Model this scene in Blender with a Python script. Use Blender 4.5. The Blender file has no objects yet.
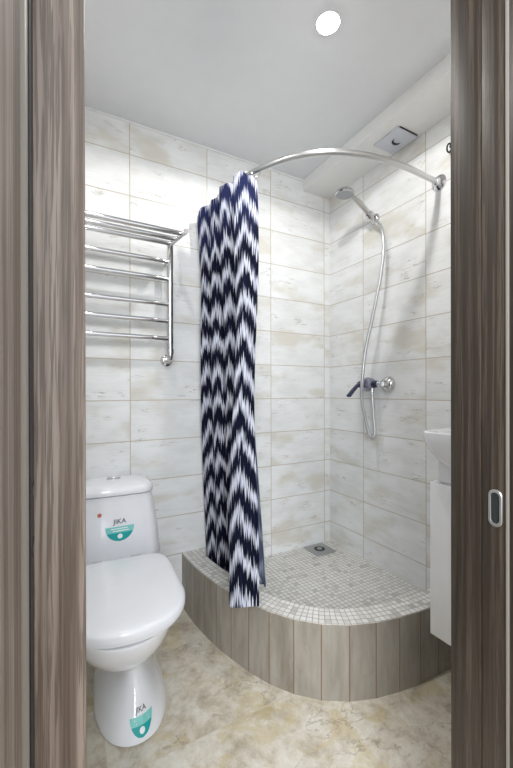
import bpy, bmesh, math, random
from mathutils import Vector, Matrix
from mathutils.bvhtree import BVHTree
random.seed(7)
sc = bpy.context.scene
COL = sc.collection

# ------------------------------------------------------------------ camera, world, exposure
F_PX = 365.26
cam_data = bpy.data.cameras.new('camera')
cam = bpy.data.objects.new('camera', cam_data)
COL.objects.link(cam)
cam_data.sensor_fit = 'AUTO'
cam_data.sensor_width = 36.0
cam_data.lens = 36.0 * F_PX / 768.0
cam_data.shift_y = 8.2 / 768.0
cam_data.clip_start = 0.01
YAW, PITCH, ROLL = math.radians(28.573), math.radians(-0.0965), math.radians(-0.1065)
fw = Vector((math.sin(YAW) * math.cos(PITCH), math.cos(YAW) * math.cos(PITCH), math.sin(PITCH)))
rt = Vector((math.cos(YAW), -math.sin(YAW), 0))
up = rt.cross(fw)
r2 = rt * math.cos(ROLL) + up * math.sin(ROLL)
u2 = up * math.cos(ROLL) - rt * math.sin(ROLL)
cam.matrix_world = Matrix((( r2.x, u2.x, -fw.x, -1.5582), (r2.y, u2.y, -fw.y, -1.8616), (r2.z, u2.z, -fw.z, 1.1211), (0, 0, 0, 1)))
sc.camera = cam

world = bpy.data.worlds.new('world')
sc.world = world
world.use_nodes = True
world.node_tree.nodes['Background'].inputs[0].default_value = (0.85, 0.92, 1.0, 1)
world.node_tree.nodes['Background'].inputs[1].default_value = 0.55
sc.view_settings.view_transform = 'Standard'
sc.view_settings.look = 'None'
sc.view_settings.gamma = 1
sc.view_settings.exposure = 1.65

LAMP_STRENGTH = 50.0
LAMP_SPOT = 4.3
def area(name, loc, target, sx, sy, power, color):
    l = bpy.data.lights.new(name, 'AREA'); l.shape = 'RECTANGLE'; l.size = sx; l.size_y = sy
    l.energy = power; l.color = color
    o = bpy.data.objects.new(name, l); COL.objects.link(o); o.location = loc
    o.rotation_euler = (Vector(target) - Vector(loc)).to_track_quat('-Z', 'Y').to_euler()
    return o
# added soft fill from the hallway side, behind the camera
area('hall_fill', (-2.1, -3.3, 1.9), (-1.2, -1.0, 1.1), 1.2, 1.6, 27.0, (0.93, 0.96, 1.0))

# ------------------------------------------------------------------ node helpers
class NT:
    def __init__(self, name):
        self.m = bpy.data.materials.new(name); self.m.use_nodes = True
        self.t = self.m.node_tree; self.n = self.t.nodes; self.l = self.t.links
        self.b = self.n['Principled BSDF']
    def put(self, sock, v):
        if hasattr(v, 'links') or isinstance(v, bpy.types.NodeSocket): self.l.new(v, sock)
        else:
            if sock.type == 'RGBA' and len(v) == 3: v = (*v, 1)
            sock.default_value = v
    def math(self, op, a, b=None, c=None, clamp=False):
        n = self.n.new('ShaderNodeMath'); n.operation = op; n.use_clamp = clamp
        self.put(n.inputs[0], a)
        if b is not None: self.put(n.inputs[1], b)
        if c is not None: self.put(n.inputs[2], c)
        return n.outputs[0]
    def pos(self):
        g = self.n.new('ShaderNodeNewGeometry'); s = self.n.new('ShaderNodeSeparateXYZ')
        self.l.new(g.outputs['Position'], s.inputs[0]); return s.outputs
    def uv(self):
        g = self.n.new('ShaderNodeUVMap'); s = self.n.new('ShaderNodeSeparateXYZ')
        self.l.new(g.outputs[0], s.inputs[0]); return s.outputs
    def comb(self, x, y, z=0.0):
        n = self.n.new('ShaderNodeCombineXYZ')
        for i, v in enumerate((x, y, z)): self.put(n.inputs[i], v)
        return n.outputs[0]
    def noise(self, vec, scale, detail=3.0, rough=0.55, dist=0.0, dim='3D'):
        n = self.n.new('ShaderNodeTexNoise'); n.noise_dimensions = dim
        self.l.new(vec, n.inputs['Vector']); n.inputs['Scale'].default_value = scale
        n.inputs['Detail'].default_value = detail; n.inputs['Roughness'].default_value = rough
        n.inputs['Distortion'].default_value = dist
        return n.outputs['Fac'] if 'Fac' in n.outputs else n.outputs[0]
    def white(self, vec):
        n = self.n.new('ShaderNodeTexWhiteNoise'); n.noise_dimensions = '3D'
        self.l.new(vec, n.inputs['Vector']); return n.outputs['Value'], n.outputs['Color']
    def ramp(self, fac, stops):
        n = self.n.new('ShaderNodeValToRGB'); e = n.color_ramp.elements
        while len(e) < len(stops): e.new(0.5)
        for i, (p, c) in enumerate(stops):
            e[i].position = p; e[i].color = (*c, 1) if len(c) == 3 else c
        self.put(n.inputs[0], fac); return n.outputs[0]
    def mix(self, fac, a, b, mode='MIX'):
        n = self.n.new('ShaderNodeMix'); n.data_type = 'RGBA'; n.blend_type = mode
        self.put(n.inputs['Factor'], fac)
        self.put(n.inputs[6], a); self.put(n.inputs[7], b)
        return n.outputs[2]
    def step(self, v, lo, hi):
        n = self.n.new('ShaderNodeMapRange'); n.interpolation_type = 'SMOOTHSTEP'
        self.put(n.inputs['Value'], v); n.inputs['From Min'].default_value = lo; n.inputs['From Max'].default_value = hi
        return n.outputs[0]
    def joint(self, v, off, pitch):
        """distance in metres to the nearest joint of a grid, and the cell number"""
        a = self.math('DIVIDE', self.math('SUBTRACT', v, off), pitch)
        cell = self.math('FLOOR', a)
        fr = self.math('SUBTRACT', a, cell)
        d = self.math('MULTIPLY', self.math('MINIMUM', fr, self.math('SUBTRACT', 1.0, fr)), pitch)
        return d, cell
    def bump(self, h, strength, dist):
        n = self.n.new('ShaderNodeBump'); n.inputs['Strength'].default_value = strength
        n.inputs['Distance'].default_value = dist; self.l.new(h, n.inputs['Height'])
        self.l.new(n.outputs[0], self.b.inputs['Normal'])
    def set(self, **k):
        names = dict(color='Base Color', rough='Roughness', metal='Metallic', coat='Coat Weight', spec='Specular IOR Level',
                     coatr='Coat Roughness', emit='Emission Color', emits='Emission Strength', trans='Transmission Weight', sheen='Sheen Weight')
        for a, v in k.items(): self.put(self.b.inputs[names[a]], v)
        return self.m

def plain(name, color, rough=0.5, metal=0.0, **k):
    t = NT(name)
    p = t.pos()
    nz = t.noise(t.comb(p[0], p[1], p[2]), 14.0, 3.0)
    c = t.mix(nz, tuple(v * 0.97 for v in color), tuple(min(1, v * 1.03) for v in color))
    return t.set(color=c, rough=rough, metal=metal, **k)

GROUT = (0.50, 0.435, 0.33)
def wall_tile(name, axis, off, pitch):
    t = NT(name); p = t.pos(); u = p[axis]
    du, cu = t.joint(u, off, pitch)
    dv, cv = t.joint(p[2], 0.079, 0.2)
    d = t.math('MINIMUM', du, dv)
    mask = t.step(d, 0.0012, 0.0024)              # 1 on the tile
    wv, wc = t.white(t.comb(cu, cv, float(axis) + 3.0))
    so = t.n.new('ShaderNodeSeparateColor'); t.l.new(wc, so.inputs[0])
    off3 = t.comb(t.math('MULTIPLY', so.outputs[0], 30.0), t.math('MULTIPLY', so.outputs[1], 30.0), t.math('MULTIPLY', so.outputs[2], 30.0))
    def vec(sx, sz):
        b = t.comb(t.math('MULTIPLY', u, sx), t.math('MULTIPLY', p[2], sz), 0.0)
        a = t.n.new('ShaderNodeVectorMath'); a.operation = 'ADD'
        t.l.new(b, a.inputs[0]); t.l.new(off3, a.inputs[1]); return a.outputs[0]
    cloud = t.noise(vec(3.0, 7.0), 1.6, 4.0, 0.6)
    base = t.ramp(cloud, [(0.30, (0.745, 0.75, 0.735)), (0.52, (0.83, 0.84, 0.835)), (0.70, (0.87, 0.88, 0.88))])
    # long thin wood-like strokes
    st = t.noise(vec(3.2, 26.0), 1.7, 5.0, 0.62, 0.5)
    line = t.math('ABSOLUTE', t.math('SUBTRACT', st, 0.5))
    lm = t.math('SUBTRACT', 1.0, t.step(line, 0.003, 0.020))
    where = t.step(t.noise(vec(5.0, 11.0), 1.4, 2.0), 0.57, 0.68)
    lm = t.math('MULTIPLY', t.math('MULTIPLY', lm, where), 0.75)
    c1 = t.mix(lm, base, (0.33, 0.285, 0.215))
    beige = t.math('MULTIPLY', t.step(t.noise(vec(2.4, 5.0), 1.3, 3.0), 0.52, 0.68), 0.6)
    c2 = t.mix(beige, c1, (0.62, 0.58, 0.48))
    fine = t.noise(vec(4.0, 90.0), 2.0, 3.0, 0.6)
    c3 = t.mix(t.math('MULTIPLY', t.step(fine, 0.45, 0.75), 0.13), c2, (0.45, 0.43, 0.38))
    col = t.mix(mask, GROUT, c3)
    h = t.math('ADD', t.math('MULTIPLY', mask, 1.0), t.math('MULTIPLY', fine, 0.06))
    t.bump(h, 0.35, 0.0015)
    return t.set(color=col, rough=t.math('SUBTRACT', 0.75, t.math('MULTIPLY', mask, 0.40)), spec=0.45)

def mosaic(name, pitch=0.0235):
    t = NT(name); p = t.uv()
    du, cu = t.joint(p[0], 0.0, pitch); dv, cv = t.joint(p[1], 0.0, pitch)
    d = t.math('MINIMUM', du, dv)
    mask = t.step(d, 0.0011, 0.0022)
    wv, wc = t.white(t.comb(cu, cv, 1.0))
    c = t.ramp(wv, [(0.0, (0.50, 0.49, 0.47)), (0.10, (0.68, 0.67, 0.64)), (0.40, (0.80, 0.79, 0.765)), (1.0, (0.86, 0.855, 0.84))])
    nz = t.noise(t.comb(p[0], p[1], 0.0), 90.0, 3.0)
    c = t.mix(t.math('MULTIPLY', nz, 0.25), c, (0.50, 0.48, 0.44))
    col = t.mix(mask, (0.42, 0.38, 0.31), c)
    t.bump(mask, 0.5, 0.0015)
    return t.set(color=col, rough=0.35)

def curb_tile():
    t = NT('curb_strip_tile'); p = t.uv()
    d, cell = t.joint(p[0], 0.0, 0.1016)
    mask = t.step(d, 0.0012, 0.0026)
    wv, wc = t.white(t.comb(cell, 5.0, 2.0))
    o = t.math('MULTIPLY', wv, 9.0)
    v1 = t.comb(t.math('ADD', t.math('MULTIPLY', p[0], 18.0), o), t.math('MULTIPLY', p[1], 3.0), o)
    n1 = t.noise(v1, 1.6, 4.0, 0.6)
    base = t.ramp(n1, [(0.3, (0.235, 0.205, 0.165)), (0.5, (0.31, 0.28, 0.235)), (0.72, (0.385, 0.355, 0.31))])
    v2 = t.comb(t.math('ADD', t.math('MULTIPLY', p[0], 30.0), o), t.math('MULTIPLY', p[1], 8.0), o)
    n2 = t.noise(v2, 1.2, 5.0, 0.6, 0.6)
    ln = t.math('SUBTRACT', 1.0, t.step(t.math('ABSOLUTE', t.math('SUBTRACT', n2, 0.5)), 0.003, 0.02))
    wh = t.step(t.noise(v2, 0.55, 2.0), 0.52, 0.66)
    c = t.mix(t.math('MULTIPLY', t.math('MULTIPLY', ln, wh), 0.7), base, (0.20, 0.16, 0.12))
    c = t.mix(t.math('MULTIPLY', wv, 0.2), c, (0.50, 0.47, 0.42))
    col = t.mix(mask, (0.20, 0.13, 0.07), c)
    t.bump(mask, 0.4, 0.0015)
    return t.set(color=col, rough=0.42)

def floor_stone():
    t = NT('beige_stone_floor_tile'); p = t.pos()
    dx, cx_ = t.joint(p[0], -1.43, 0.9); dy, cy_ = t.joint(p[1], -0.736, 0.45)
    d = t.math('MINIMUM', dx, dy); mask = t.step(d, 0.0010, 0.0024)
    wv, wc = t.white(t.comb(cx_, cy_, 8.0)); o = t.math('MULTIPLY', wv, 14.0)
    v = t.comb(t.math('ADD', p[0], o), t.math('ADD', p[1], o), o)
    n1 = t.noise(v, 9.5, 9.0, 0.74, 0.3)
    c = t.ramp(n1, [(0.30, (0.34, 0.285, 0.205)), (0.42, (0.52, 0.455, 0.355)), (0.51, (0.65, 0.595, 0.49)), (0.64, (0.76, 0.725, 0.65))])
    n2 = t.noise(v, 8.0, 8.0, 0.68, 0.4)
    c = t.mix(t.math('MULTIPLY', t.step(n2, 0.52, 0.60), 0.5), c, (0.57, 0.46, 0.23))
    v2 = t.comb(t.math('ADD', p[1], o), t.math('MULTIPLY', t.math('ADD', p[0], o), 0.8), 3.0)
    n3 = t.noise(v2, 3.2, 9.0, 0.62, 0.3)
    ln = t.math('SUBTRACT', 1.0, t.step(t.math('ABSOLUTE', t.math('SUBTRACT', n3, 0.5)), 0.001, 0.010))
    wh = t.step(t.noise(v2, 3.1, 3.0), 0.44, 0.56)
    c = t.mix(t.math('MULTIPLY', t.math('MULTIPLY', ln, wh), 0.5), c, (0.22, 0.165, 0.12))
    n4 = t.noise(v, 22.0, 6.0, 0.7)
    c = t.mix(t.math('MULTIPLY', t.step(n4, 0.5, 0.75), 0.35), c, (0.36, 0.31, 0.26))
    col = t.mix(mask, (0.60, 0.54, 0.43), c)
    t.bump(t.math('ADD', mask, t.math('MULTIPLY', n4, 0.2)), 0.25, 0.002)
    return t.set(color=col, rough=0.33)

def wood(name, dark, mid, light, seed):
    t = NT(name); p = t.pos()
    warp = t.noise(t.comb(t.math('MULTIPLY', p[0], 9.0), t.math('MULTIPLY', p[1], 9.0), t.math('ADD', t.math('MULTIPLY', p[2], 1.1), seed)), 1.0, 2.0)
    w = t.math('MULTIPLY', t.math('SUBTRACT', warp, 0.5), 0.016)
    x = t.math('ADD', p[0], w); y = t.math('ADD', p[1], w)
    n1 = t.noise(t.comb(t.math('MULTIPLY', x, 95.0), t.math('MULTIPLY', y, 95.0), t.math('MULTIPLY', p[2], 0.9)), 1.0, 3.0, 0.55)
    c = t.ramp(n1, [(0.38, dark), (0.50, mid), (0.60, light)])
    n2 = t.noise(t.comb(t.math('MULTIPLY', x, 420.0), t.math('MULTIPLY', y, 420.0), t.math('MULTIPLY', p[2], 9.0)), 1.0, 3.0, 0.6)
    c = t.mix(t.math('MULTIPLY', t.step(n2, 0.46, 0.58), 0.75), c, dark)
    t.bump(n2, 0.25, 0.001)
    return t.set(color=c, rough=0.42)

def curtain_mat():
    t = NT('navy_white_ikat_cloth'); p = t.uv(); u, v = p[0], p[1]
    a = t.math('FRACT', u)
    tri = t.math('ABSOLUTE', t.math('SUBTRACT', a, 0.5))                         # 0 at a peak, .5 at a valley
    st = t.noise(t.comb(t.math('MULTIPLY', u, 22.0), t.math('MULTIPLY', v, 4.0), 0.0), 1.0, 2.0, 0.6)
    st2 = t.noise(t.comb(t.math('MULTIPLY', u, 64.0), t.math('MULTIPLY', v, 5.0), 4.0), 1.0, 2.0, 0.6)
    j = t.math('ADD', t.math('MULTIPLY', t.math('SUBTRACT', st, 0.5), 0.15), t.math('MULTIPLY', t.math('SUBTRACT', st2, 0.5), 0.17))
    h = t.math('ADD', t.math('ADD', v, t.math('MULTIPLY', tri, 0.23)), j)
    ph = t.math('FRACT', t.math('DIVIDE', t.math('ADD', h, 0.096), 0.148))
    tr = t.math('ABSOLUTE', t.math('SUBTRACT', ph, 0.5))                         # 0..0.5
    m = t.step(tr, 0.265, 0.400)                                                 # 1 white band
    wave = t.noise(t.comb(t.math('MULTIPLY', u, 60.0), t.math('MULTIPLY', v, 4.0), 9.0), 1.0, 2.0)
    white = t.mix(t.step(wave, 0.35, 0.75), (0.68, 0.70, 0.78), (0.27, 0.29, 0.40))
    navy = t.mix(t.step(wave, 0.40, 0.8), (0.003, 0.004, 0.012), (0.009, 0.012, 0.038))
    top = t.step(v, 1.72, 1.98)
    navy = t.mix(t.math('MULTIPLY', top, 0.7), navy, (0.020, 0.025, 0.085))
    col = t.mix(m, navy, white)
    g = t.n.new('ShaderNodeNewGeometry')
    back = t.mix(m, (0.075, 0.095, 0.16), (0.27, 0.30, 0.40))
    col = t.mix(g.outputs['Backfacing'], col, back)
    return t.set(color=col, rough=0.95, spec=0.12)

# ------------------------------------------------------------------ materials
M = {}
M['tile_back'] = wall_tile('pale_wood_look_tile_back', 0, -0.0466, 0.4)
M['tile_right'] = wall_tile('pale_wood_look_tile_side', 1, -0.297, 0.41)
M['mosaic'] = mosaic('stone_mosaic')
M['curb'] = curb_tile()
M['floor'] = floor_stone()
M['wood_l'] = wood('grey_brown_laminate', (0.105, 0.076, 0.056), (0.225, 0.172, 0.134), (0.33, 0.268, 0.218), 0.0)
M['wood_r'] = wood('laminate_shaded_copy', (0.023, 0.0155, 0.0100), (0.044, 0.032, 0.0220), (0.074, 0.056, 0.040), 5.0)  # same laminate as the left side, shade put into darker colours
M['chrome'] = plain('polished_chrome', (0.64, 0.64, 0.65), 0.10, 1.0)
M['chrome_soft'] = plain('brushed_steel', (0.62, 0.62, 0.62), 0.28, 1.0)
M['porcelain'] = plain('white_porcelain', (0.83, 0.84, 0.87), 0.10, coat=0.4, coatr=0.03)
M['seat_plastic'] = plain('white_seat_plastic', (0.82, 0.83, 0.86), 0.16)
M['lacquer'] = plain('white_lacquer', (0.88, 0.89, 0.91), 0.22)
M['ceiling'] = plain('satin_stretch_ceiling', (0.76, 0.775, 0.80), 0.24)
M['box_white'] = plain('matt_white_panel', (0.83, 0.83, 0.82), 0.55)
M['vent_plastic'] = plain('grey_white_plastic', (0.62, 0.64, 0.70), 0.35)
M['black'] = plain('black_and_gap_shade', (0.015, 0.015, 0.017), 0.5)  # hook colour; also stands in for the dark inside gaps and openings
M['chrome_reflect_dark'] = plain('chrome_dark_reflection', (0.06, 0.07, 0.13), 0.22, 0.8)  # dark reflection in the mixer's chrome, painted as navy
M['grey_plastic'] = plain('grey_spray_plate', (0.40, 0.41, 0.43), 0.4)
M['tinted'] = plain('blue_grey_metal', (0.34, 0.36, 0.45), 0.25, 0.8)
M['recess'] = plain('dark_steel_recess', (0.05, 0.055, 0.055), 0.3, 0.6)
M['dark_steel'] = plain('drain_steel', (0.42, 0.43, 0.43), 0.35, 0.7)
M['hose'] = plain('metallic_hose', (0.58, 0.59, 0.60), 0.32, 0.8)
M['teal'] = plain('teal_print', (0.0, 0.36, 0.35), 0.4)
M['teal_light'] = plain('pale_teal_print', (0.22, 0.62, 0.58), 0.4)
M['print_white'] = plain('white_print', (0.85, 0.9, 0.9), 0.4)
M['print_dark'] = plain('dark_grey_print', (0.06, 0.065, 0.075), 0.4)
M['red'] = plain('red_print', (0.55, 0.14, 0.10), 0.4)
M['hall'] = plain('hall_plaster', (0.66, 0.63, 0.60), 0.8)
M['hall_floor'] = plain('hall_laminate', (0.30, 0.23, 0.17), 0.4)
M['alu'] = plain('grey_aluminium_trim', (0.27, 0.245, 0.21), 0.5, 0.1)
M['plaster_edge'] = plain('white_ceiling_insert', (0.85, 0.85, 0.85), 0.5)
def emis():
    t = NT('lamp_diffuser_glass')
    return t.set(color=(0.9, 0.9, 0.9), emit=(1.0, 0.985, 0.965), emits=LAMP_STRENGTH)
M['lamp'] = emis()
M['curtain'] = curtain_mat()

# ------------------------------------------------------------------ geometry helpers
def link(name, bm, mat, parent=None, smooth=False, uv=False):
    me = bpy.data.meshes.new(name)
    bmesh.ops.recalc_face_normals(bm, faces=bm.faces)
    bm.to_mesh(me); bm.free()
    if mat: me.materials.append(mat)
    if smooth:
        me.polygons.foreach_set('use_smooth', [True] * len(me.polygons))
        me.set_sharp_from_angle(angle=math.radians(38))
    o = bpy.data.objects.new(name, me); COL.objects.link(o)
    if parent: o.parent = parent
    return o
def tag(o, label=None, cat=None, group=None, kind=None):
    if label: o['label'] = label
    if cat: o['category'] = cat
    if group: o['group'] = group
    if kind: o['kind'] = kind
    return o
def thing(name, loc, label, cat, rotz=0.0, group=None):
    o = bpy.data.objects.new(name, None); COL.objects.link(o); o.location = loc
    o.rotation_euler = (0, 0, rotz); o.empty_display_size = 0.05
    return tag(o, label, cat, group)
def off(o, v): return Vector(v) - o.location          # world -> local of an unrotated thing
def box(bm, lo, hi, bev=0.0, seg=2):
    lo, hi = Vector(lo), Vector(hi)
    r = bmesh.ops.create_cube(bm, size=1.0)
    vs = r['verts']
    for v in vs: v.co = Vector((lo.x if v.co.x < 0 else hi.x, lo.y if v.co.y < 0 else hi.y, lo.z if v.co.z < 0 else hi.z))
    if bev > 0:
        es = list({e for v in vs for e in v.link_edges})
        bmesh.ops.bevel(bm, geom=es, offset=bev, segments=seg, affect='EDGES', profile=0.5)
def mkbox(name, lo, hi, mat, parent=None, bev=0.0):
    bm = bmesh.new()
    if parent is not None and parent.type == 'EMPTY' and abs(parent.rotation_euler.z) < 1e-9:
        lo, hi = off(parent, lo), off(parent, hi)
    box(bm, lo, hi, bev)
    return link(name, bm, mat, parent, bev > 0)
def frames(pts):
    pts = [Vector(p) for p in pts]; n = len(pts); T = []
    for i in range(n):
        a = pts[max(0, i - 1)]; b = pts[min(n - 1, i + 1)]; T.append((b - a).normalized())
    ref = Vector((0, 0, 1)) if abs(T[0].z) < 0.9 else Vector((1, 0, 0))
    N = [(ref - T[0] * ref.dot(T[0])).normalized()]
    for i in range(1, n):
        q = N[-1] - T[i] * N[-1].dot(T[i]); N.append(q.normalized())
    return pts, T, N
def tube(bm, pts, r, seg=14, cap=True):
    pts, T, N = frames(pts)
    rs = r if isinstance(r, (list, tuple)) else [r] * len(pts)
    rings = []
    for p, t, n, rr in zip(pts, T, N, rs):
        b = t.cross(n)
        rings.append([bm.verts.new(p + (n * math.cos(2 * math.pi * k / seg) + b * math.sin(2 * math.pi * k / seg)) * rr) for k in range(seg)])
    for a, b in zip(rings, rings[1:]):
        for k in range(seg): bm.faces.new((a[k], a[(k + 1) % seg], b[(k + 1) % seg], b[k]))
    if cap: bm.faces.new(rings[0][::-1]); bm.faces.new(rings[-1])
    return rings
def catmull(pts, n=8):
    P = [Vector(p) for p in pts]; P = [P[0] * 2 - P[1]] + P + [P[-1] * 2 - P[-2]]; out = []
    for i in range(1, len(P) - 2):
        for k in range(n):
            t = k / n; a, b, c, d = P[i - 1:i + 3]
            out.append(0.5 * ((2 * b) + (c - a) * t + (2 * a - 5 * b + 4 * c - d) * t * t + (3 * b - a - 3 * c + d) * t ** 3))
    out.append(P[-2]); return out
def lathe(bm, prof, origin, axis, seg=32, caps=True):
    """prof: list of (radius, distance along the axis)"""
    ax = Vector(axis).normalized(); o = Vector(origin)
    ref = Vector((0, 0, 1)) if abs(ax.z) < 0.9 else Vector((1, 0, 0))
    n = (ref - ax * ref.dot(ax)).normalized(); b = ax.cross(n); rings = []
    for r, h in prof:
        r = max(r, 1e-5)
        rings.append([bm.verts.new(o + ax * h + (n * math.cos(2 * math.pi * k / seg) + b * math.sin(2 * math.pi * k / seg)) * r) for k in range(seg)])
    for a, c in zip(rings, rings[1:]):
        for k in range(seg): bm.faces.new((a[k], a[(k + 1) % seg], c[(k + 1) % seg], c[k]))
    if caps: bm.faces.new(rings[0][::-1]); bm.faces.new(rings[-1])
def loft(bm, rings, cap0=True, cap1=True):
    R = [[bm.verts.new(p) for p in r] for r in rings]; n = len(R[0])
    for a, b in zip(R, R[1:]):
        for k in range(n): bm.faces.new((a[k], a[(k + 1) % n], b[(k + 1) % n], b[k]))
    if cap0: bm.faces.new(R[0][::-1])
    if cap1: bm.faces.new(R[-1])
    return R

H = 2.438      # ceiling height
# ------------------------------------------------------------------ the room
def struct(name, lo, hi, mat): return tag(mkbox(name, lo, hi, mat), kind='structure')
XL, YF = -1.74, -1.40
struct('floor', (XL - .1, YF - 0.12, -0.1), (0.1, 0.1, 0.0), M['floor'])
struct('wall_back', (XL - .1, 0.0, 0.0), (0.1, 0.1, H), M['tile_back'])
struct('wall_right', (0.0, YF - 0.12, 0.0), (0.1, 0.0, H), M['tile_right'])
struct('wall_left', (XL - .1, YF - 0.12, 0.0), (XL, 0.0, H), M['tile_right'])
struct('ceiling', (XL - .1, YF - 0.12, H), (0.1, 0.1, H + 0.08), M['ceiling'])
bm = bmesh.new(); box(bm, (XL, YF - .12, 0), (-1.66, YF - 0.002, H)); box(bm, (-0.79, YF - .12, 0), (0, YF - 0.002, H)); box(bm, (-1.66, YF - .12, 2.25), (-0.79, YF - 0.002, H))
tag(link('wall_front', bm, M['hall']), kind='structure')
struct('trim_1', (-0.212, YF, 2.370), (0.0, 0.0, H), M['box_white'])          # boxed duct along the right wall
struct('trim_2', (XL, -0.007, H - 0.007), (-0.212, 0.0, H), M['plaster_edge'])  # ceiling insert on back wall
struct('trim_3', (XL, YF, H - 0.007), (XL + 0.007, -0.007, H), M['plaster_edge'])
# hallway in front of the bathroom
HX0, HX1, HY = -2.9, -0.4, -4.0
bm = bmesh.new(); box(bm, (HX0, HY, -0.1), (HX1, YF - .12, -0.002)); tag(link('floor_hall', bm, M['hall_floor']), kind='structure')
struct('wall_hall_right', (HX1, HY, 0), (HX1 + .1, YF - .12, 2.5), M['hall'])

# ------------------------------------------------------------------ door opening: jambs and pocket door
CX, CY = -1.5582, -1.8616
# left jamb: inner lining board and outer board with the light edging, gap for the closing door between
jl = thing('door_frame', (-1.60, YF - 0.05, 0), 'grey-brown wood-grain door lining at the left side of the opening', 'door frame')
mkbox('inner_board', (-1.66, CY + 0.401, 0), (-1.5335, YF + 0.001, 2.25), M['wood_l'], jl, 0.003)
mkbox('outer_board', (-1.66, CY + 0.10, 0), (-1.5820, CY + 0.325, 2.25), M['wood_l'], jl, 0.003)
mkbox('edge_strip', (-1.66, CY + 0.326, 0), (-1.5785, CY + 0.345, 2.25), M['alu'], jl, 0.003)
mkbox('groove_shade', (-1.66, CY + 0.352, 0), (-1.5778, CY + 0.401, 2.25), M['black'], jl)  # solid black strip painting the shade inside the gap
for z0 in (1.035, 0.985):
    mkbox('latch', (-1.5778, CY + 0.366, z0 - 0.004), (-1.5770, CY + 0.392, z0 + 0.004), M['recess'], jl)
# right jamb
XR = -0.858
jr = thing('door_frame', (XR + 0.03, YF - 0.05, 0), 'wood-grain door lining, coloured dark for shade, at the right side of the opening', 'door frame')
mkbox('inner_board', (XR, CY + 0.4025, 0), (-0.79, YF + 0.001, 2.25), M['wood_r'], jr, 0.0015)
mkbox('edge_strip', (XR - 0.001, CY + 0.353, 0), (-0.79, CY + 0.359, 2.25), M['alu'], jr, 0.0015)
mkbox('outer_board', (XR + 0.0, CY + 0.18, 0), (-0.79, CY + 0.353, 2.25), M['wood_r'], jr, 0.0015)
# head lining above the opening
jh = thing('door_frame', (-1.2, YF - 0.05, 2.25), 'wood-grain door lining across the top of the opening', 'door frame')
mkbox('head_board', (-1.66, CY + 0.401, 2.25), (-0.79, YF + 0.001, 2.29), M['wood_l'], jh, 0.002)
# sliding leaf parked in the wall, only its edge shows, with the edge pull
lf = thing('sliding_door', (-0.82, CY + 0.38, 0.01), 'wood-grain sliding door leaf, coloured dark for shade, parked in the right wall, its edge showing a steel finger pull', 'door')
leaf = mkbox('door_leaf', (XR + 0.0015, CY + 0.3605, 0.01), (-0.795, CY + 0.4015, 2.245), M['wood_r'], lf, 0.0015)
def stadium(cy, cz, hw, hh, n=12):
    out = []
    for k in range(n + 1):
        a = math.pi * k / n; out.append((cy + hw * math.cos(a), cz + hh - hw + hw * math.sin(a)))
    for k in range(n + 1):
        a = math.pi + math.pi * k / n; out.append((cy + hw * math.cos(a), cz - hh + hw + hw * math.sin(a)))
    return out
py, pz = CY + 0.3765, 0.908
bm = bmesh.new()
xs = lf.location
def ring(hw, hh, x): return [Vector((x, y, z)) - xs for y, z in stadium(py, pz, hw, hh)]
loft(bm, [ring(0.0122, 0.034, XR + 0.0015), ring(0.0122, 0.034, XR - 0.0008), ring(0.0115, 0.0333, XR - 0.0015), ring(0.0078, 0.0285, XR - 0.0015), ring(0.0072, 0.028, XR - 0.0005)], cap0=False, cap1=False)
link('finger_pull', bm, M['chrome_soft'], leaf, True)
leaf.children[0].matrix_parent_inverse = Matrix.Identity(4)
bm = bmesh.new(); loft(bm, [ring(0.0072, 0.028, XR - 0.0004), ring(0.0070, 0.0278, XR + 0.0012)], cap0=False)
link('pull_recess', bm, M['recess'], leaf, True)

# ------------------------------------------------------------------ shower tray
outer_ctrl = [(-.990, 0), (-.982, -.16), (-.954, -.340), (-.921, -.467), (-.878, -.590), (-.848, -.656), (-.794, -.738), (-.720, -.811),
              (-.633, -.865), (-.536, -.901), (-.436, -.922), (-.330, -.934), (-.164, -.940), (0, -.942)]
oc = catmull([(x, y, 0) for x, y in outer_ctrl], 24)
# arc length table
L = [0.0]
for a, b in zip(oc, oc[1:]): L.append(L[-1] + (b - a).length)
def at_len(s):
    s = max(0, min(L[-1], s))
    for i in range(len(L) - 1):
        if L[i + 1] >= s:
            t = (s - L[i]) / max(1e-9, L[i + 1] - L[i]); return oc[i].lerp(oc[i + 1], t)
    return oc[-1]
iref = min(range(len(oc)), key=lambda i: (oc[i] - Vector((-.720, -.811, 0))).length)
s_ref = L[iref] % 0.1016
marks = [0.0]
s = s_ref
while s < L[-1] - 0.005:
    if s > 0.005: marks.append(s)
    s += 0.1016
marks.append(L[-1])
ZR, ZT = 0.280, 0.150
tray = thing('shower_tray', (-0.5, -0.45, 0), 'built-in quarter-round corner shower base, grey tile strips outside and small stone mosaic inside', 'shower base')
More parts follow.
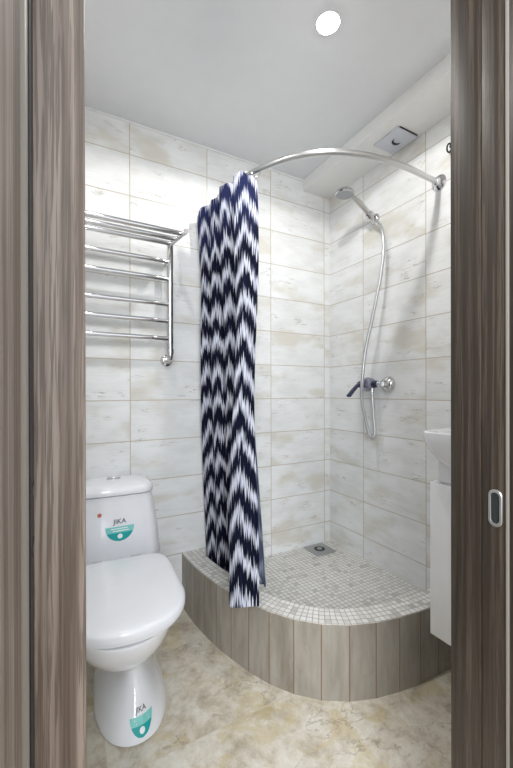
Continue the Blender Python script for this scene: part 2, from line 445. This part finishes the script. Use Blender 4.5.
# fine list of stations (facets flat between marks)
st = []
for a, b in zip(marks, marks[1:]):
    for k in range(4): st.append((a + (b - a) * k / 4, at_len(a).lerp(at_len(b), k / 4)))
st.append((marks[-1], at_len(marks[-1])))
def normal_at(i):
    a = st[max(0, i - 3)][1]; b = st[min(len(st) - 1, i + 3)][1]; t = (b - a).normalized()
    return Vector((-t.y, t.x, 0))          # to the left of travel = towards the corner
W = 0.095
inner = []
for i, (s, p) in enumerate(st):
    q = p + normal_at(i) * W
    if i == 0: q = Vector((p.x + W, 0, 0))
    if i == len(st) - 1: q = Vector((0, p.y + W, 0))
    inner.append(Vector((min(q.x, 0), min(q.y, 0), 0)))
def uvmesh(name, quads, mat, parent):
    bm = bmesh.new(); ul = bm.loops.layers.uv.new('UVMap')
    cache = {}
    def V(p):
        k = tuple(round(c, 6) for c in p)
        if k not in cache: cache[k] = bm.verts.new(off(parent, p))
        return cache[k]
    for q in quads:
        vs = [V(p) for p, _ in q]
        if len(set(vs)) < 3: continue
        try: f = bm.faces.new(vs)
        except ValueError: continue
        for lp, (_, uv) in zip(f.loops, q): lp[ul].uv = uv
    me = bpy.data.meshes.new(name); bm.to_mesh(me); bm.free(); me.materials.append(mat)
    o = bpy.data.objects.new(name, me); COL.objects.link(o); o.parent = parent; return o
Q = []
for i in range(len(st) - 1):
    (s0, p0), (s1, p1) = st[i], st[i + 1]
    u0, u1 = s0 - s_ref, s1 - s_ref
    Q.append([(Vector((p0.x, p0.y, 0)), (u0, 0)), (Vector((p1.x, p1.y, 0)), (u1, 0)), (Vector((p1.x, p1.y, ZR - .004)), (u1, ZR)), (Vector((p0.x, p0.y, ZR - .004)), (u0, ZR))])
uvmesh('curb', Q, M['curb'], tray)
Q = []
for i in range(len(st) - 1):
    (s0, p0), (s1, p1) = st[i], st[i + 1]; q0, q1 = inner[i], inner[i + 1]
    A = lambda p, z: Vector((p.x, p.y, z))
    # lip over the strips, flat top, inner face
    Q.append([(A(p0, ZR - .004), (s0, -.004)), (A(p1, ZR - .004), (s1, -.004)), (A(p1, ZR), (s1, 0)), (A(p0, ZR), (s0, 0))])
    Q.append([(A(p0, ZR), (s0, 0)), (A(p1, ZR), (s1, 0)), (A(q1, ZR), (s1, 0.094)), (A(q0, ZR), (s0, 0.094))])
    Q.append([(A(q0, ZR), (s0, 0.094)), (A(q1, ZR), (s1, 0.094)), (A(q1, ZT), (s1, 0.21)), (A(q0, ZT), (s0, 0.21))])
uvmesh('rim', Q, M['mosaic'], tray)
Q = []
for i in range(len(inner) - 1):
    a, b, c = inner[i], inner[i + 1], Vector((0, 0, 0))
    Q.append([(Vector((v.x, v.y, ZT)), (v.x, v.y)) for v in (a, b, c)])
pan = uvmesh('pan', Q, M['mosaic'], tray)
dr = thing('floor_drain', (-0.148, -0.078, ZT), 'square steel floor drain with round grate set in the mosaic near the corner', 'drain')
bm = bmesh.new(); box(bm, (-0.072, -0.072, 0.0), (0.072, 0.072, 0.004), 0.0015)
link('frame', bm, M['dark_steel'], dr, True)
bm = bmesh.new(); lathe(bm, [(0.040, 0.0045), (0.040, 0.0055)], (0, 0, 0), (0, 0, 1))
lathe(bm, [(0.016, 0.0062), (0.016, 0.0085), (0.010, 0.009)], (0, 0, 0), (0, 0, 1))
link('grate_ring', bm, M['dark_steel'], dr, True)
bm = bmesh.new(); lathe(bm, [(0.033, 0.0056), (0.033, 0.0064)], (0, 0, 0), (0, 0, 1)); link('opening', bm, M['black'], dr)

# ------------------------------------------------------------------ toilet
wc = thing('toilet', (-1.332, -0.018, 0), 'white close-coupled floor toilet with closed lid and teal maker stickers', 'toilet', math.radians(-3.5))
def sup(hw, yf, yb, z, n=48, ef=2.2, eb=3.2, cx=0.0, fy=0.52):
    """egg ring: front (negative y) rounder, back squarer"""
    yc = yb + (yf - yb) * fy; out = []
    for k in range(n):
        a = 2 * math.pi * k / n; c, s_ = math.cos(a), math.sin(a)
        e = ef if s_ < 0 else eb
        x = hw * math.copysign(abs(c) ** (2 / e), c); l = (yc - yf) if s_ < 0 else (yb - yc)
        y = yc + l * math.copysign(abs(s_) ** (2 / e), s_)
        out.append(Vector((x + cx, y, z)))
    return out
bm = bmesh.new()
secs = [(0.0, .124, -.648, -.16, .034), (0.004, .126, -.651, -.16, .034), (.02, .124, -.648, -.16, .034), (.06, .108, -.628, -.155, .035), (.11, .080, -.594, -.15, .037), (.15, .063, -.570, -.14, .036),
        (.185, .057, -.562, -.13, .032), (.212, .066, -.580, -.12, .022), (.24, .098, -.626, -.11, .009), (.265, .128, -.672, -.10, .003), (.30, .154, -.716, -.09, 0), (.34, .173, -.750, -.085, 0), (.375, .181, -.768, -.08, 0),
        (.395, .184, -.775, -.075, 0), (.403, .183, -.774, -.075, 0), (.406, .178, -.770, -.08, 0)]
R_ = loft(bm, [sup(hw, yf, yb, z, cx=c) for z, hw, yf, yb, c in secs])
bowl = link('bowl', bm, M['porcelain'], wc, True)
m = bowl.modifiers.new('ss', 'SUBSURF'); m.levels = 1; m.render_levels = 1
# seat ring and lid
bm = bmesh.new()
def srings(zs, hw, yf, yb): return [sup(hw - d, yf + d, yb - d, z, ef=2.2, eb=7.0, cx=.004, fy=0.60) for z, d in zs]
loft(bm, srings([(.409, .006), (.411, .001), (.420, .001), (.4215, .004)], .186, -.775, -.290))
link('seat', bm, M['seat_plastic'], wc, True)
bm = bmesh.new()
loft(bm, srings([(.424, .005), (.426, 0), (.442, 0), (.449, .004), (.453, .012), (.4555, .026), (.457, .06), (.4578, .12)], .190, -.784, -.285))
link('lid', bm, M['seat_plastic'], wc, True)
for sx in (-1, 1):
    bm = bmesh.new(); tube(bm, [(sx * .075 - .02, -.262, .428), (sx * .075 + .02, -.262, .428)], .013); tube(bm, [(sx * .075, -.262, .404), (sx * .075, -.262, .428)], .009)
    link('hinge', bm, M['chrome'], wc, True)
# cistern
def rr(hw, yf, yb, z, r, bulge=0.0, n=8):
    out = []
    hw_, r = hw, min(r, hw - .001, (yb - yf) / 2 - .001)
    for cx_, cy_, a0 in ((hw - r, yb - r, 0), (-(hw - r), yb - r, 90), (-(hw - r), yf + r, 180), (hw - r, yf + r, 270)):
        for k in range(n + 1):
            a = math.radians(a0 + 90 * k / n); out.append(Vector((cx_ + r * math.cos(a), cy_ + r * math.sin(a), z)))
        if a0 == 180:
            for k in range(1, 8):
                x = -(hw - r) + 2 * (hw - r) * k / 8; out.append(Vector((x, yf, z)))
    for v in out:
        if v.y < (yf + yb) / 2: v.y -= bulge * (1 - min(1, abs(v.x) / hw) ** 2)
    return out
bm = bmesh.new()
loft(bm, [rr(.120, -.165, -.02, .36, .04), rr(.186, -.178, -.008, .372, .05, .010), rr(.197, -.185, -.004, .40, .045, .012), rr(.184, -.183, -.002, .52, .042, .012),
          rr(.168, -.180, 0, .62, .04, .012), rr(.157, -.178, 0, .674, .04, .012), rr(.150, -.172, -.004, .676, .036, .012)])
bm.faces.ensure_lookup_table()
tank = link('cistern', bm, M['porcelain'], wc, True)
bm = bmesh.new()
loft(bm, [rr(.153, -.176, -.002, .678, .04, .012), rr(.162, -.186, .003, .680, .045, .012), rr(.164, -.188, .004, .690, .045, .012), rr(.162, -.186, .003, .702, .045, .012),
          rr(.155, -.179, -.001, .712, .045, .012), rr(.138, -.163, -.010, .723, .045, .010), rr(.10, -.130, -.035, .7305, .04, .006), rr(.05, -.10, -.06, .7325, .019, 0)])
lidt = link('cistern_lid', bm, M['porcelain'], wc, True)
bm = bmesh.new()
loft(bm, [[Vector((.030 * math.cos(a) * q, -.098 + .017 * math.sin(a) * q, z)) for a in [2 * math.pi * k / 28 for k in range(28)]] for q, z in ((1, .7285), (1, .7350), (.85, .7360), (.84, .7345))])
link('flush_button', bm, M['chrome_soft'], wc, True)
bm = bmesh.new(); box(bm, (-.025, -.215, .37), (.025, -.17, .404), .01); link('mounting_boss', bm, M['porcelain'], wc, True)

# stickers wrapped onto the porcelain
def bvh_of(o):
    bmx = bmesh.new(); bmx.from_mesh(o.data); t = BVHTree.FromBMesh(bmx); bmx.free(); return t
def text_flat(txt, size):
    cu = bpy.data.curves.new('t', 'FONT'); cu.body = txt; cu.size = size; cu.align_x = 'CENTER'; cu.align_y = 'CENTER'; cu.resolution_u = 3; cu.offset = size * 0.012
    o = bpy.data.objects.new('t', cu); COL.objects.link(o); bpy.context.view_layer.update()
    me = bpy.data.meshes.new_from_object(o.evaluated_get(bpy.context.evaluated_depsgraph_get())); bpy.data.objects.remove(o); bpy.data.curves.remove(cu)
    bmx = bmesh.new(); bmx.from_mesh(me); bpy.data.meshes.remove(me); return bmx
def wrap(bmx, name, mat, tree, cx_, cz_, lift, rot=0.0, parent=None, skew=0.0):
    for v in bmx.verts:
        x, z = v.co.x * math.cos(rot) - v.co.y * math.sin(rot), v.co.x * math.sin(rot) + v.co.y * math.cos(rot)
        hit = tree.ray_cast(Vector((cx_ + x, -2, cz_ + z)), Vector((0, 1, 0)))
        y = hit[0].y if hit[0] else -0.2
        v.co = Vector((cx_ + x, y - lift, cz_ + z))
    return link(name, bmx, mat, parent)
def cap_shape(w, d, y0, y1, n=20, m=5):
    """slice y0..y1 (0 = flat top edge, -d = bottom) of a half-round sticker"""
    bmx = bmesh.new(); rows = []
    for j in range(m + 1):
        y = y0 + (y1 - y0) * j / m; hw = w * math.sqrt(max(0.0, 1 - (y / d) ** 2)) if y < 0 else w
        hw = max(hw, 0.0005); rows.append([bmx.verts.new((hw * (2 * k / n - 1), y, 0)) for k in range(n + 1)])
    for a, b in zip(rows, rows[1:]):
        for k in range(n): bmx.faces.new((a[k], a[k + 1], b[k + 1], b[k]))
    return bmx
def sticker(tree, cx_, cz_, w, d, rot, ts):
    s = wrap(cap_shape(w, d, 0.0, -d * 0.42), 'sticker', M['teal_light'], tree, cx_, cz_, .0008, rot, wc)
    s['label'] = 'half-round teal maker sticker'
    wrap(cap_shape(w, d, -d * 0.42, -d * 0.999, m=10), 'print', M['teal'], tree, cx_, cz_, .0008, rot, s)
    b = bmesh.new()       # white drop mark
    bmesh.ops.create_circle(b, cap_ends=True, radius=d * 0.17, segments=18)
    for v in b.verts: v.co.y -= d * 0.66
    wrap(b, 'print', M['print_white'], tree, cx_, cz_, .0014, rot, s)
    b = bmesh.new()       # pale lines of small print
    for k, (a, c) in enumerate(((-.62, .55), (-.5, .62))):
        y = -d * (.14 + .15 * k)
        vs = [b.verts.new((a * w, y - d * .03, 0)), b.verts.new((c * w, y - d * .03, 0)), b.verts.new((c * w, y + d * .03, 0)), b.verts.new((a * w, y + d * .03, 0))]
        b.faces.new(vs)
    wrap(b, 'print', M['print_white'], tree, cx_, cz_, .0014, rot, s)
    dx, dz = -math.sin(rot) * ts * .75, math.cos(rot) * ts * .75
    l = wrap(text_flat('JIKA', ts), 'logo', M['print_dark'], tree, cx_ + dx, cz_ + dz, .0010, rot, wc)
    l['label'] = 'dark grey JIKA lettering'
tt = bvh_of(tank); bt = bvh_of(bowl)
sticker(tt, 0.018, 0.547, .0585, .062, math.radians(1.0), .028)
sticker(bt, 0.048, 0.070, .036, .050, math.radians(2.0), .018)
b = bmesh.new(); bmesh.ops.create_circle(b, cap_ends=True, radius=.0085, segments=20)
wrap(b, 'sticker', M['red'], tt, -0.062, 0.603, .0008, 0, wc)['label'] = 'small round red sticker'

# ------------------------------------------------------------------ vanity and basin at the right
XV, YV = -0.40, -1.019
van = thing('vanity_cabinet', (XV / 2, -1.2, 0.264), 'white wall-hung vanity cabinet under the basin, cut off by the door lining', 'cabinet')
mkbox('carcass', (XV + 0.02, -1.385, 0.264), (0.0, YV, 0.803), M['lacquer'], van, 0.002)
mkbox('door', (XV, -1.200, 0.264), (XV + 0.018, YV, 0.800), M['lacquer'], van, 0.002)
mkbox('door', (XV, -1.385, 0.264), (XV + 0.018, -1.204, 0.800), M['lacquer'], van, 0.002)
bas = thing('washbasin', (-0.22, -1.2, 0.803), 'white ceramic washbasin with thin flared rim on the wall-hung cabinet', 'washbasin')
def brect(x0, y0, y1, z, r):   # back on the wall, front x0
    out = []; n = 8
    for cx_, cy_, a0 in ((x0 + r, y1 - r, 90), (x0 + r, y0 + r, 180)):
        for k in range(n + 1):
            a = math.radians(a0 + 90 * k / n); out.append(Vector((cx_ + r * math.cos(a), cy_ + r * math.sin(a), z)) - bas.location)
    out += [Vector((-0.002, y0, z)) - bas.location, Vector((-0.002, y1, z)) - bas.location]
    return out
bm = bmesh.new()
loft(bm, [brect(-.33, -1.33, -1.140, .803, .04), brect(-.37, -1.35, -1.100, .830, .045), brect(-.400, -1.36, -1.062, .860, .05), brect(-.422, -1.375, -1.034, .890, .05), brect(-.436, -1.387, -1.015, .920, .05),
          brect(-.444, -1.394, -1.005, .950, .05), brect(-.446, -1.396, -1.001, .966, .05), brect(-.446, -1.396, -1.001, .979, .05), brect(-.442, -1.393, -1.005, .983, .05),
          brect(-.415, -1.375, -1.030, .979, .05), brect(-.38, -1.35, -1.07, .93, .05), brect(-.30, -1.30, -1.12, .88, .05)])
link('bowl', bm, M['porcelain'], bas, True)
mkbox('pedestal_back', (-0.385, -1.36, 0.804), (-0.002, YV - 0.020, 0.94), M['porcelain'], bas, 0.004)

# ------------------------------------------------------------------ heated towel rail
rail = thing('towel_rail', (-1.3, 0, 1.292), 'chrome ladder heated towel rail with a shelf of bars on the back wall', 'towel rail')
YP, XRR, XLL = -0.08, -1.071, -1.571
for x in (XRR, XLL):
    bm = bmesh.new(); tube(bm, [off(rail, (x, YP, 1.300)), off(rail, (x, YP, 1.842))], .0155, 20)
    lathe(bm, [(.0155, 0), (.013, .004), (.006, .007)], off(rail, (x, YP, 1.842)), (0, 0, 1))
    link('post', bm, M['chrome'], rail, True)
    bm = bmesh.new()
    tube(bm, [off(rail, p) for p in catmull([(x, YP, 1.33), (x, YP, 1.300), (x, YP + .008, 1.286), (x, YP + .03, 1.280), (x, -.004, 1.280)], 6)], .0145, 18)
    lathe(bm, [(.030, 0.0), (.029, .006), (.02, .012), (.0145, .014)], off(rail, (x, -0.0005, 1.280)), (0, -1, 0))
    lathe(bm, [(.0185, -.010), (.0195, 0), (.0185, .010)], off(rail, (x, YP + .03, 1.280)), (0, 1, 0), 24)
    lathe(bm, [(.0175, -.012), (.0185, 0), (.0175, .012)], off(rail, (x, YP, 1.318)), (0, 0, 1), 24)
    link('valve', bm, M['chrome'], rail, True)
    bm = bmesh.new(); tube(bm, [off(rail, (x, YP, 1.843)), off(rail, (x, -.335, 1.812))], .0115, 14)
    link('shelf_arm', bm, M['chrome'], rail, True)
    bm = bmesh.new(); tube(bm, [off(rail, (x, YP, 1.78)), off(rail, (x, -.001, 1.78))], .008, 14); lathe(bm, [(.018, 0), (.016, .006), (.008, .008)], off(rail, (x, -.0005, 1.78)), (0, -1, 0))
    link('wall_bracket', bm, M['chrome'], rail, True)
for z in (1.758, 1.672, 1.549, 1.466, 1.381):
    pts = []
    for k in range(33):
        t = k / 32; bow = .007 * min(1, math.sin(math.pi * t) * 2.2) ** 1.5
        pts.append(off(rail, (XRR + (XLL - XRR) * t, YP - bow, z)))
    bm = bmesh.new(); tube(bm, pts, .0110, 14); link('rung', bm, M['chrome'], rail, True)
for y in (-.105, -.195, -.290):
    bm = bmesh.new(); tube(bm, [off(rail, (XRR, y, 1.843 + (y - YP) * .12)), off(rail, (XLL, y, 1.843 + (y - YP) * .12))], .0110, 14); link('shelf_bar', bm, M['chrome'], rail, True)

# ------------------------------------------------------------------ curtain rod
rodpts = catmull([(-.001, -.778, 2.088), (-.10, -.781, 2.088), (-.22, -.786, 2.088), (-.35, -.779, 2.088), (-.47, -.757, 2.088), (-.60, -.702, 2.088), (-.70, -.612, 2.088), (-.77, -.505, 2.088),
                  (-.81, -.405, 2.088), (-.835, -.30, 2.088), (-.845, -.20, 2.088), (-.848, -.10, 2.088), (-.848, -.001, 2.088)], 6)
rod = thing('curtain_rod', (-.5, -.5, 2.088), 'curved steel shower curtain rod running from the back wall to the right wall', 'curtain rod')
bm = bmesh.new(); tube(bm, [off(rod, p) for p in rodpts], .0125, 18); link('rail', bm, M['chrome_soft'], rod, True)
for p, ax in (((-.0005, -.778, 2.088), (-1, 0, 0)), ((-.848, -.0005, 2.088), (0, -1, 0))):
    bm = bmesh.new(); lathe(bm, [(.036, 0), (.036, .004), (.030, .010), (.019, .016), (.017, .030), (.0135, .032)], off(rod, p), ax, 36); link('flange', bm, M['chrome'], rod, True)

# ------------------------------------------------------------------ curtain
TOP = [(-.895, -.018), (-.925, -.085), (-.830, -.125), (-.895, -.165), (-.815, -.245), (-.900, -.300), (-.815, -.375), (-.880, -.420), (-.795, -.475)]
BOT = [(-.850, -.020), (-.872, -.065), (-.775, -.120), (-.858, -.175), (-.745, -.250), (-.835, -.290), (-.700, -.370), (-.972, -.552), (-.880, -.628)]
NS, NR = 14, 70
def plan(P, i_f):
    c = catmull([(x, y, 0) for x, y in P], NS); return c
tp, bp = plan(TOP, 0), plan(BOT, 0)
ncol = len(tp)
bm = bmesh.new(); ul = bm.loops.layers.uv.new('UVMap'); grid = []
for j in range(NR + 1):
    h = j / NR; row = []
    for i in range(ncol):
        sidx = i / NS
        wgt = h ** (1.25 if sidx > 1.8 else 0.35 + 0.5 * sidx)
        p = tp[i].lerp(bp[i], wgt)
        mid = math.sin(math.pi * h) * 0.010
        p.x += mid * math.sin(sidx * 2.6 + h * 5) + 0.004 * math.sin(sidx * 7 + h * 9)
        p.y += mid * 0.6 * math.cos(sidx * 2.1 + h * 4)
        ztop = 2.047 + 0.027 * math.cos((sidx - 7.35) * math.pi) + 0.006 * math.sin(sidx * 13.0) + 0.0 - (0.05 * max(0, 1 - sidx / 1.5))
        k = min(1, max(0, (sidx - 6.10) / 0.22)); k = k * k * (3 - 2 * k)
        zbot = 0.205 + (0.291 - 0.205) * k
        z = ztop + (zbot - ztop) * h
        row.append((bm.verts.new((p.x, p.y, z)), (sidx + 0.22 * min(1, max(0, 6.9 - sidx)), z)))
    grid.append(row)
for j in range(NR):
    for i in range(ncol - 1):
        q = (grid[j][i], grid[j + 1][i], grid[j + 1][i + 1], grid[j][i + 1])
        f = bm.faces.new([a[0] for a in q])
        for lp, (_, uv) in zip(f.loops, q): lp[ul].uv = uv
me = bpy.data.meshes.new('shower_curtain'); bm.to_mesh(me); bm.free(); me.materials.append(M['curtain'])
me.polygons.foreach_set('use_smooth', [True] * len(me.polygons))
cur = bpy.data.objects.new('shower_curtain', me); COL.objects.link(cur)
tag(cur, 'navy and white zigzag patterned shower curtain gathered at the back wall end of the rod', 'shower curtain')
# rings
def rod_at(y):
    best = min(rodpts[6:], key=lambda p: abs(p.y - y) + (10 if p.x > -.7 else 0)); return best
rm = bmesh.new()
pts = [(.0, .019 * math.cos(a), .019 * math.sin(a) - .006) for a in [2 * math.pi * k / 24 for k in range(24)]]
tube(rm, pts + [pts[0]], .0016, 8, cap=False)
ring0 = None
for k, y in enumerate((-.03, -.085, -.14, -.19, -.245, -.30, -.36, -.41, -.455)):
    p = rod_at(y)
    if ring0 is None: o = ring0 = link('curtain_ring', rm, M['chrome'], None, True)
    else: o = ring0.copy(); COL.objects.link(o)
    o.location = (p.x, y, p.z); o.rotation_euler = (0, 0, math.radians(90 + random.uniform(-30, 30)))
    tag(o, 'thin steel ring hooking the zigzag curtain onto the rod', 'curtain ring', 'steel curtain rings on the rod')

# ------------------------------------------------------------------ mixer, hose, handset
mx = thing('shower_mixer', (0, -.41, 1.16), 'chrome wall-mounted shower mixer with dark single lever on the right wall', 'mixer tap')
for y in (-.484, -.334):
    bm = bmesh.new(); lathe(bm, [(.042, .0005), (.042, .006), (.038, .016), (.024, .026), (.018, .030), (.018, .040)], off(mx, (0, y, 1.16)), (-1, 0, 0), 32); link('flange', bm, M['chrome'], mx, True)
    bm = bmesh.new(); lathe(bm, [(.017, .034), (.019, .036), (.019, .052), (.017, .054)], off(mx, (0, y, 1.16)), (-1, 0, 0), 6); link('nut', bm, M['chrome'], mx, True)
bm = bmesh.new(); lathe(bm, [(.012, -.058), (.018, -.054), (.020, -.04), (.021, -.02), (.021, .035), (.020, .06), (.018, .078), (.012, .082)], off(mx, (-.066, -.409, 1.16)), (0, 1, 0), 28)
link('body', bm, M['chrome_reflect_dark'], mx, True)
bm = bmesh.new(); lathe(bm, [(.026, -.034), (.034, -.024), (.037, -.005), (.036, .012), (.030, .028), (.016, .036)], off(mx, (-.072, -.405, 1.160)), (-1, 0, .05), 28); link('cartridge', bm, M['tinted'], mx, True)
bm = bmesh.new()
pl = catmull([off(mx, p) for p in ((-.088, -.374, 1.163), (-.115, -.372, 1.155), (-.155, -.378, 1.128), (-.195, -.388, 1.098))], 6)
P_, T_, N_ = frames(pl); rings = []
for i, (p, t, n) in enumerate(zip(P_, T_, N_)):
    b_ = t.cross(n); w = .014 + .003 * i / len(P_); hh = .009
    rings.append([p + b_ * w * math.cos(a) + n * hh * math.sin(a) for a in [2 * math.pi * k / 16 for k in range(16)]])
loft(bm, rings); link('lever', bm, M['chrome_reflect_dark'], mx, True)
bm = bmesh.new(); tube(bm, [off(mx, (-.062, -.490, 1.16)), off(mx, (-.062, -.464, 1.16))], .016, 20); link('collar', bm, M['chrome'], mx, True)
bm = bmesh.new(); tube(bm, [off(mx, (-.068, -.428, 1.145)), off(mx, (-.068, -.430, 1.118))], .011, 16); link('outlet', bm, M['chrome'], mx, True)

hose_ctrl = [(-.068, -.430, 1.1165), (-.070, -.436, 1.06), (-.074, -.447, .968), (-.080, -.460, .900), (-.088, -.456, .872), (-.100, -.440, .892), (-.113, -.424, .973), (-.130, -.415, 1.077), (-.132, -.424, 1.20),
             (-.118, -.430, 1.338), (-.104, -.455, 1.47), (-.092, -.480, 1.60), (-.078, -.502, 1.735), (-.064, -.506, 1.860), (-.055, -.490, 1.960), (-.046, -.458, 2.020), (-.038, -.420, 2.045), (-.036, -.409, 2.055)]
bm = bmesh.new(); hp = catmull(hose_ctrl, 14); tube(bm, hp, [.0082 + (.0009 if i % 2 else 0) for i in range(len(hp))], 12)
tag(link('shower_hose', bm, M['hose'], None, True), 'long metallic shower hose looping from the mixer up to the hand shower', 'hose')

br = thing('shower_holder', (0, -.385, 2.09), 'chrome wall bracket holding the hand shower on the right wall', 'bracket')
bm = bmesh.new(); lathe(bm, [(.030, .0005), (.030, .008), (.024, .016), (.015, .020), (.015, .022)], off(br, (0, -.392, 2.080)), (-1, 0, .15), 28); link('wall_plate', bm, M['chrome'], br, True)
bm = bmesh.new(); cl_ = (Vector((-.085, -.397, 2.112)) - Vector((-.036, -.407, 2.062))).normalized(); lathe(bm, [(.0190, -.015), (.0230, -.014), (.0240, 0), (.0230, .014), (.0190, .015), (.0190, -.015)], off(br, (-.055, -.4015, 2.085)), cl_, 24, caps=False)
tube(bm, [off(br, (-.018, -.391, 2.086)), off(br, (-.034, -.390, 2.094))], .008, 14); link('clip', bm, M['chrome'], br, True)
hs = thing('hand_shower', (-.05, -.40, 2.07), 'chrome hand shower with round grey spray face clipped in the wall bracket', 'shower head')
bm = bmesh.new()
hd = catmull([off(hs, p) for p in ((-.038, -.4065, 2.065), (-.054, -.4025, 2.084), (-.085, -.397, 2.112), (-.125, -.391, 2.142), (-.165, -.387, 2.164), (-.200, -.385, 2.176))], 6)
tube(bm, hd, [.0105 + .0045 * math.sin(math.pi * min(1, i / len(hd) * 1.2)) for i in range(len(hd))], 18); link('handle', bm, M['chrome_soft'], hs, True)
ax = Vector((-.05, .02, -.99)).normalized()
bm = bmesh.new(); lathe(bm, [(.010, -.026), (.026, -.022), (.043, -.010), (.0500, -.001), (.0500, .005), (.046, .009)], off(hs, (-.218, -.385, 2.172)), ax, 36); hh_ = link('head', bm, M['chrome'], hs, True)
bm = bmesh.new(); lathe(bm, [(.0455, .007), (.0455, .0105), (.036, .0115)], off(hs, (-.218, -.385, 2.172)), ax, 36); link('spray_face', bm, M['grey_plastic'], hs, True)

# ------------------------------------------------------------------ vent fan, hook, lamps
vf = thing('vent_fan', (-.08, -.60, 2.37), 'pale square ventilation cover with a dark curved slot under the boxed duct', 'vent')
bm = bmesh.new()
loft(bm, [[off(vf, p) for p in ((-.150 + d, -.672 + d, z), (-.012 - d, -.672 + d, z), (-.012 - d, -.520 - d, z), (-.150 + d, -.520 - d, z))] for d, z in ((0, 2.3699), (0, 2.363), (.003, 2.360))])
link('cover', bm, M['vent_plastic'], vf)
bm = bmesh.new()
arc = [off(vf, (-.078 + .026 * math.cos(a), -.612 + .026 * math.sin(a), 2.3592)) for a in [math.radians(20 + 150 * k / 14) for k in range(15)]]
tube(bm, arc, [.0015 + .0045 * math.sin(math.pi * k / 14) for k in range(15)], 8); link('slot', bm, M['black'], vf, True)
bm = bmesh.new(); box(bm, off(vf, (-.140, -.6755, 2.364)), off(vf, (-.018, -.6725, 2.3695))); link('edge_shadow', bm, M['black'], vf)  # black strip painting the shadow line along the cover's near edge

hk = thing('wall_hook', (0, -.826, 2.205), 'small black wall hook high on the right wall beside the door lining', 'hook')
bm = bmesh.new(); tube(bm, [off(hk, p) for p in catmull([(-.001, -.840, 2.224), (-.016, -.838, 2.230), (-.024, -.834, 2.218), (-.022, -.832, 2.200), (-.010, -.834, 2.194), (-.006, -.838, 2.202)], 6)], .0036, 10)
link('hook_arm', bm, M['black'], hk, True)
bm = bmesh.new(); lathe(bm, [(.010, .0005), (.010, .004)], off(hk, (0, -.840, 2.224)), (-1, 0, 0), 18); link('base_plate', bm, M['black'], hk, True)

for (x, y), lb in (((-.708, -.839), 'round glowing spotlight in the ceiling in front of the shower'), ((-1.38, -.80), 'round glowing spotlight in the ceiling above the toilet')):
    lt = thing('ceiling_light', (x, y, H), lb, 'ceiling light', group=None)
    bm = bmesh.new(); lathe(bm, [(.043, -.0005), (.043, -.0045), (.0405, -.0055), (.0395, -.004)], (0, 0, 0), (0, 0, 1), 40); link('ring', bm, M['box_white'], lt, True)
    bm = bmesh.new(); lathe(bm, [(.0395, -.0040), (.0385, -.0055), (.031, -.0075), (.015, -.0090), (.002, -.0092)], (0, 0, 0), (0, 0, 1), 32); link('diffuser', bm, M['lamp'], lt, True)
    sp = bpy.data.lights.new('ceiling_light_beam', 'SPOT'); sp.energy = LAMP_SPOT if x > -1 else LAMP_SPOT * 0.32; sp.spot_size = math.radians(164); sp.spot_blend = 0.12
    sp.shadow_soft_size = 0.022; sp.color = (1.0, 0.985, 0.965)
    so_ = bpy.data.objects.new('beam', sp); COL.objects.link(so_); so_.parent = lt; so_.location = (0, 0, -0.035)
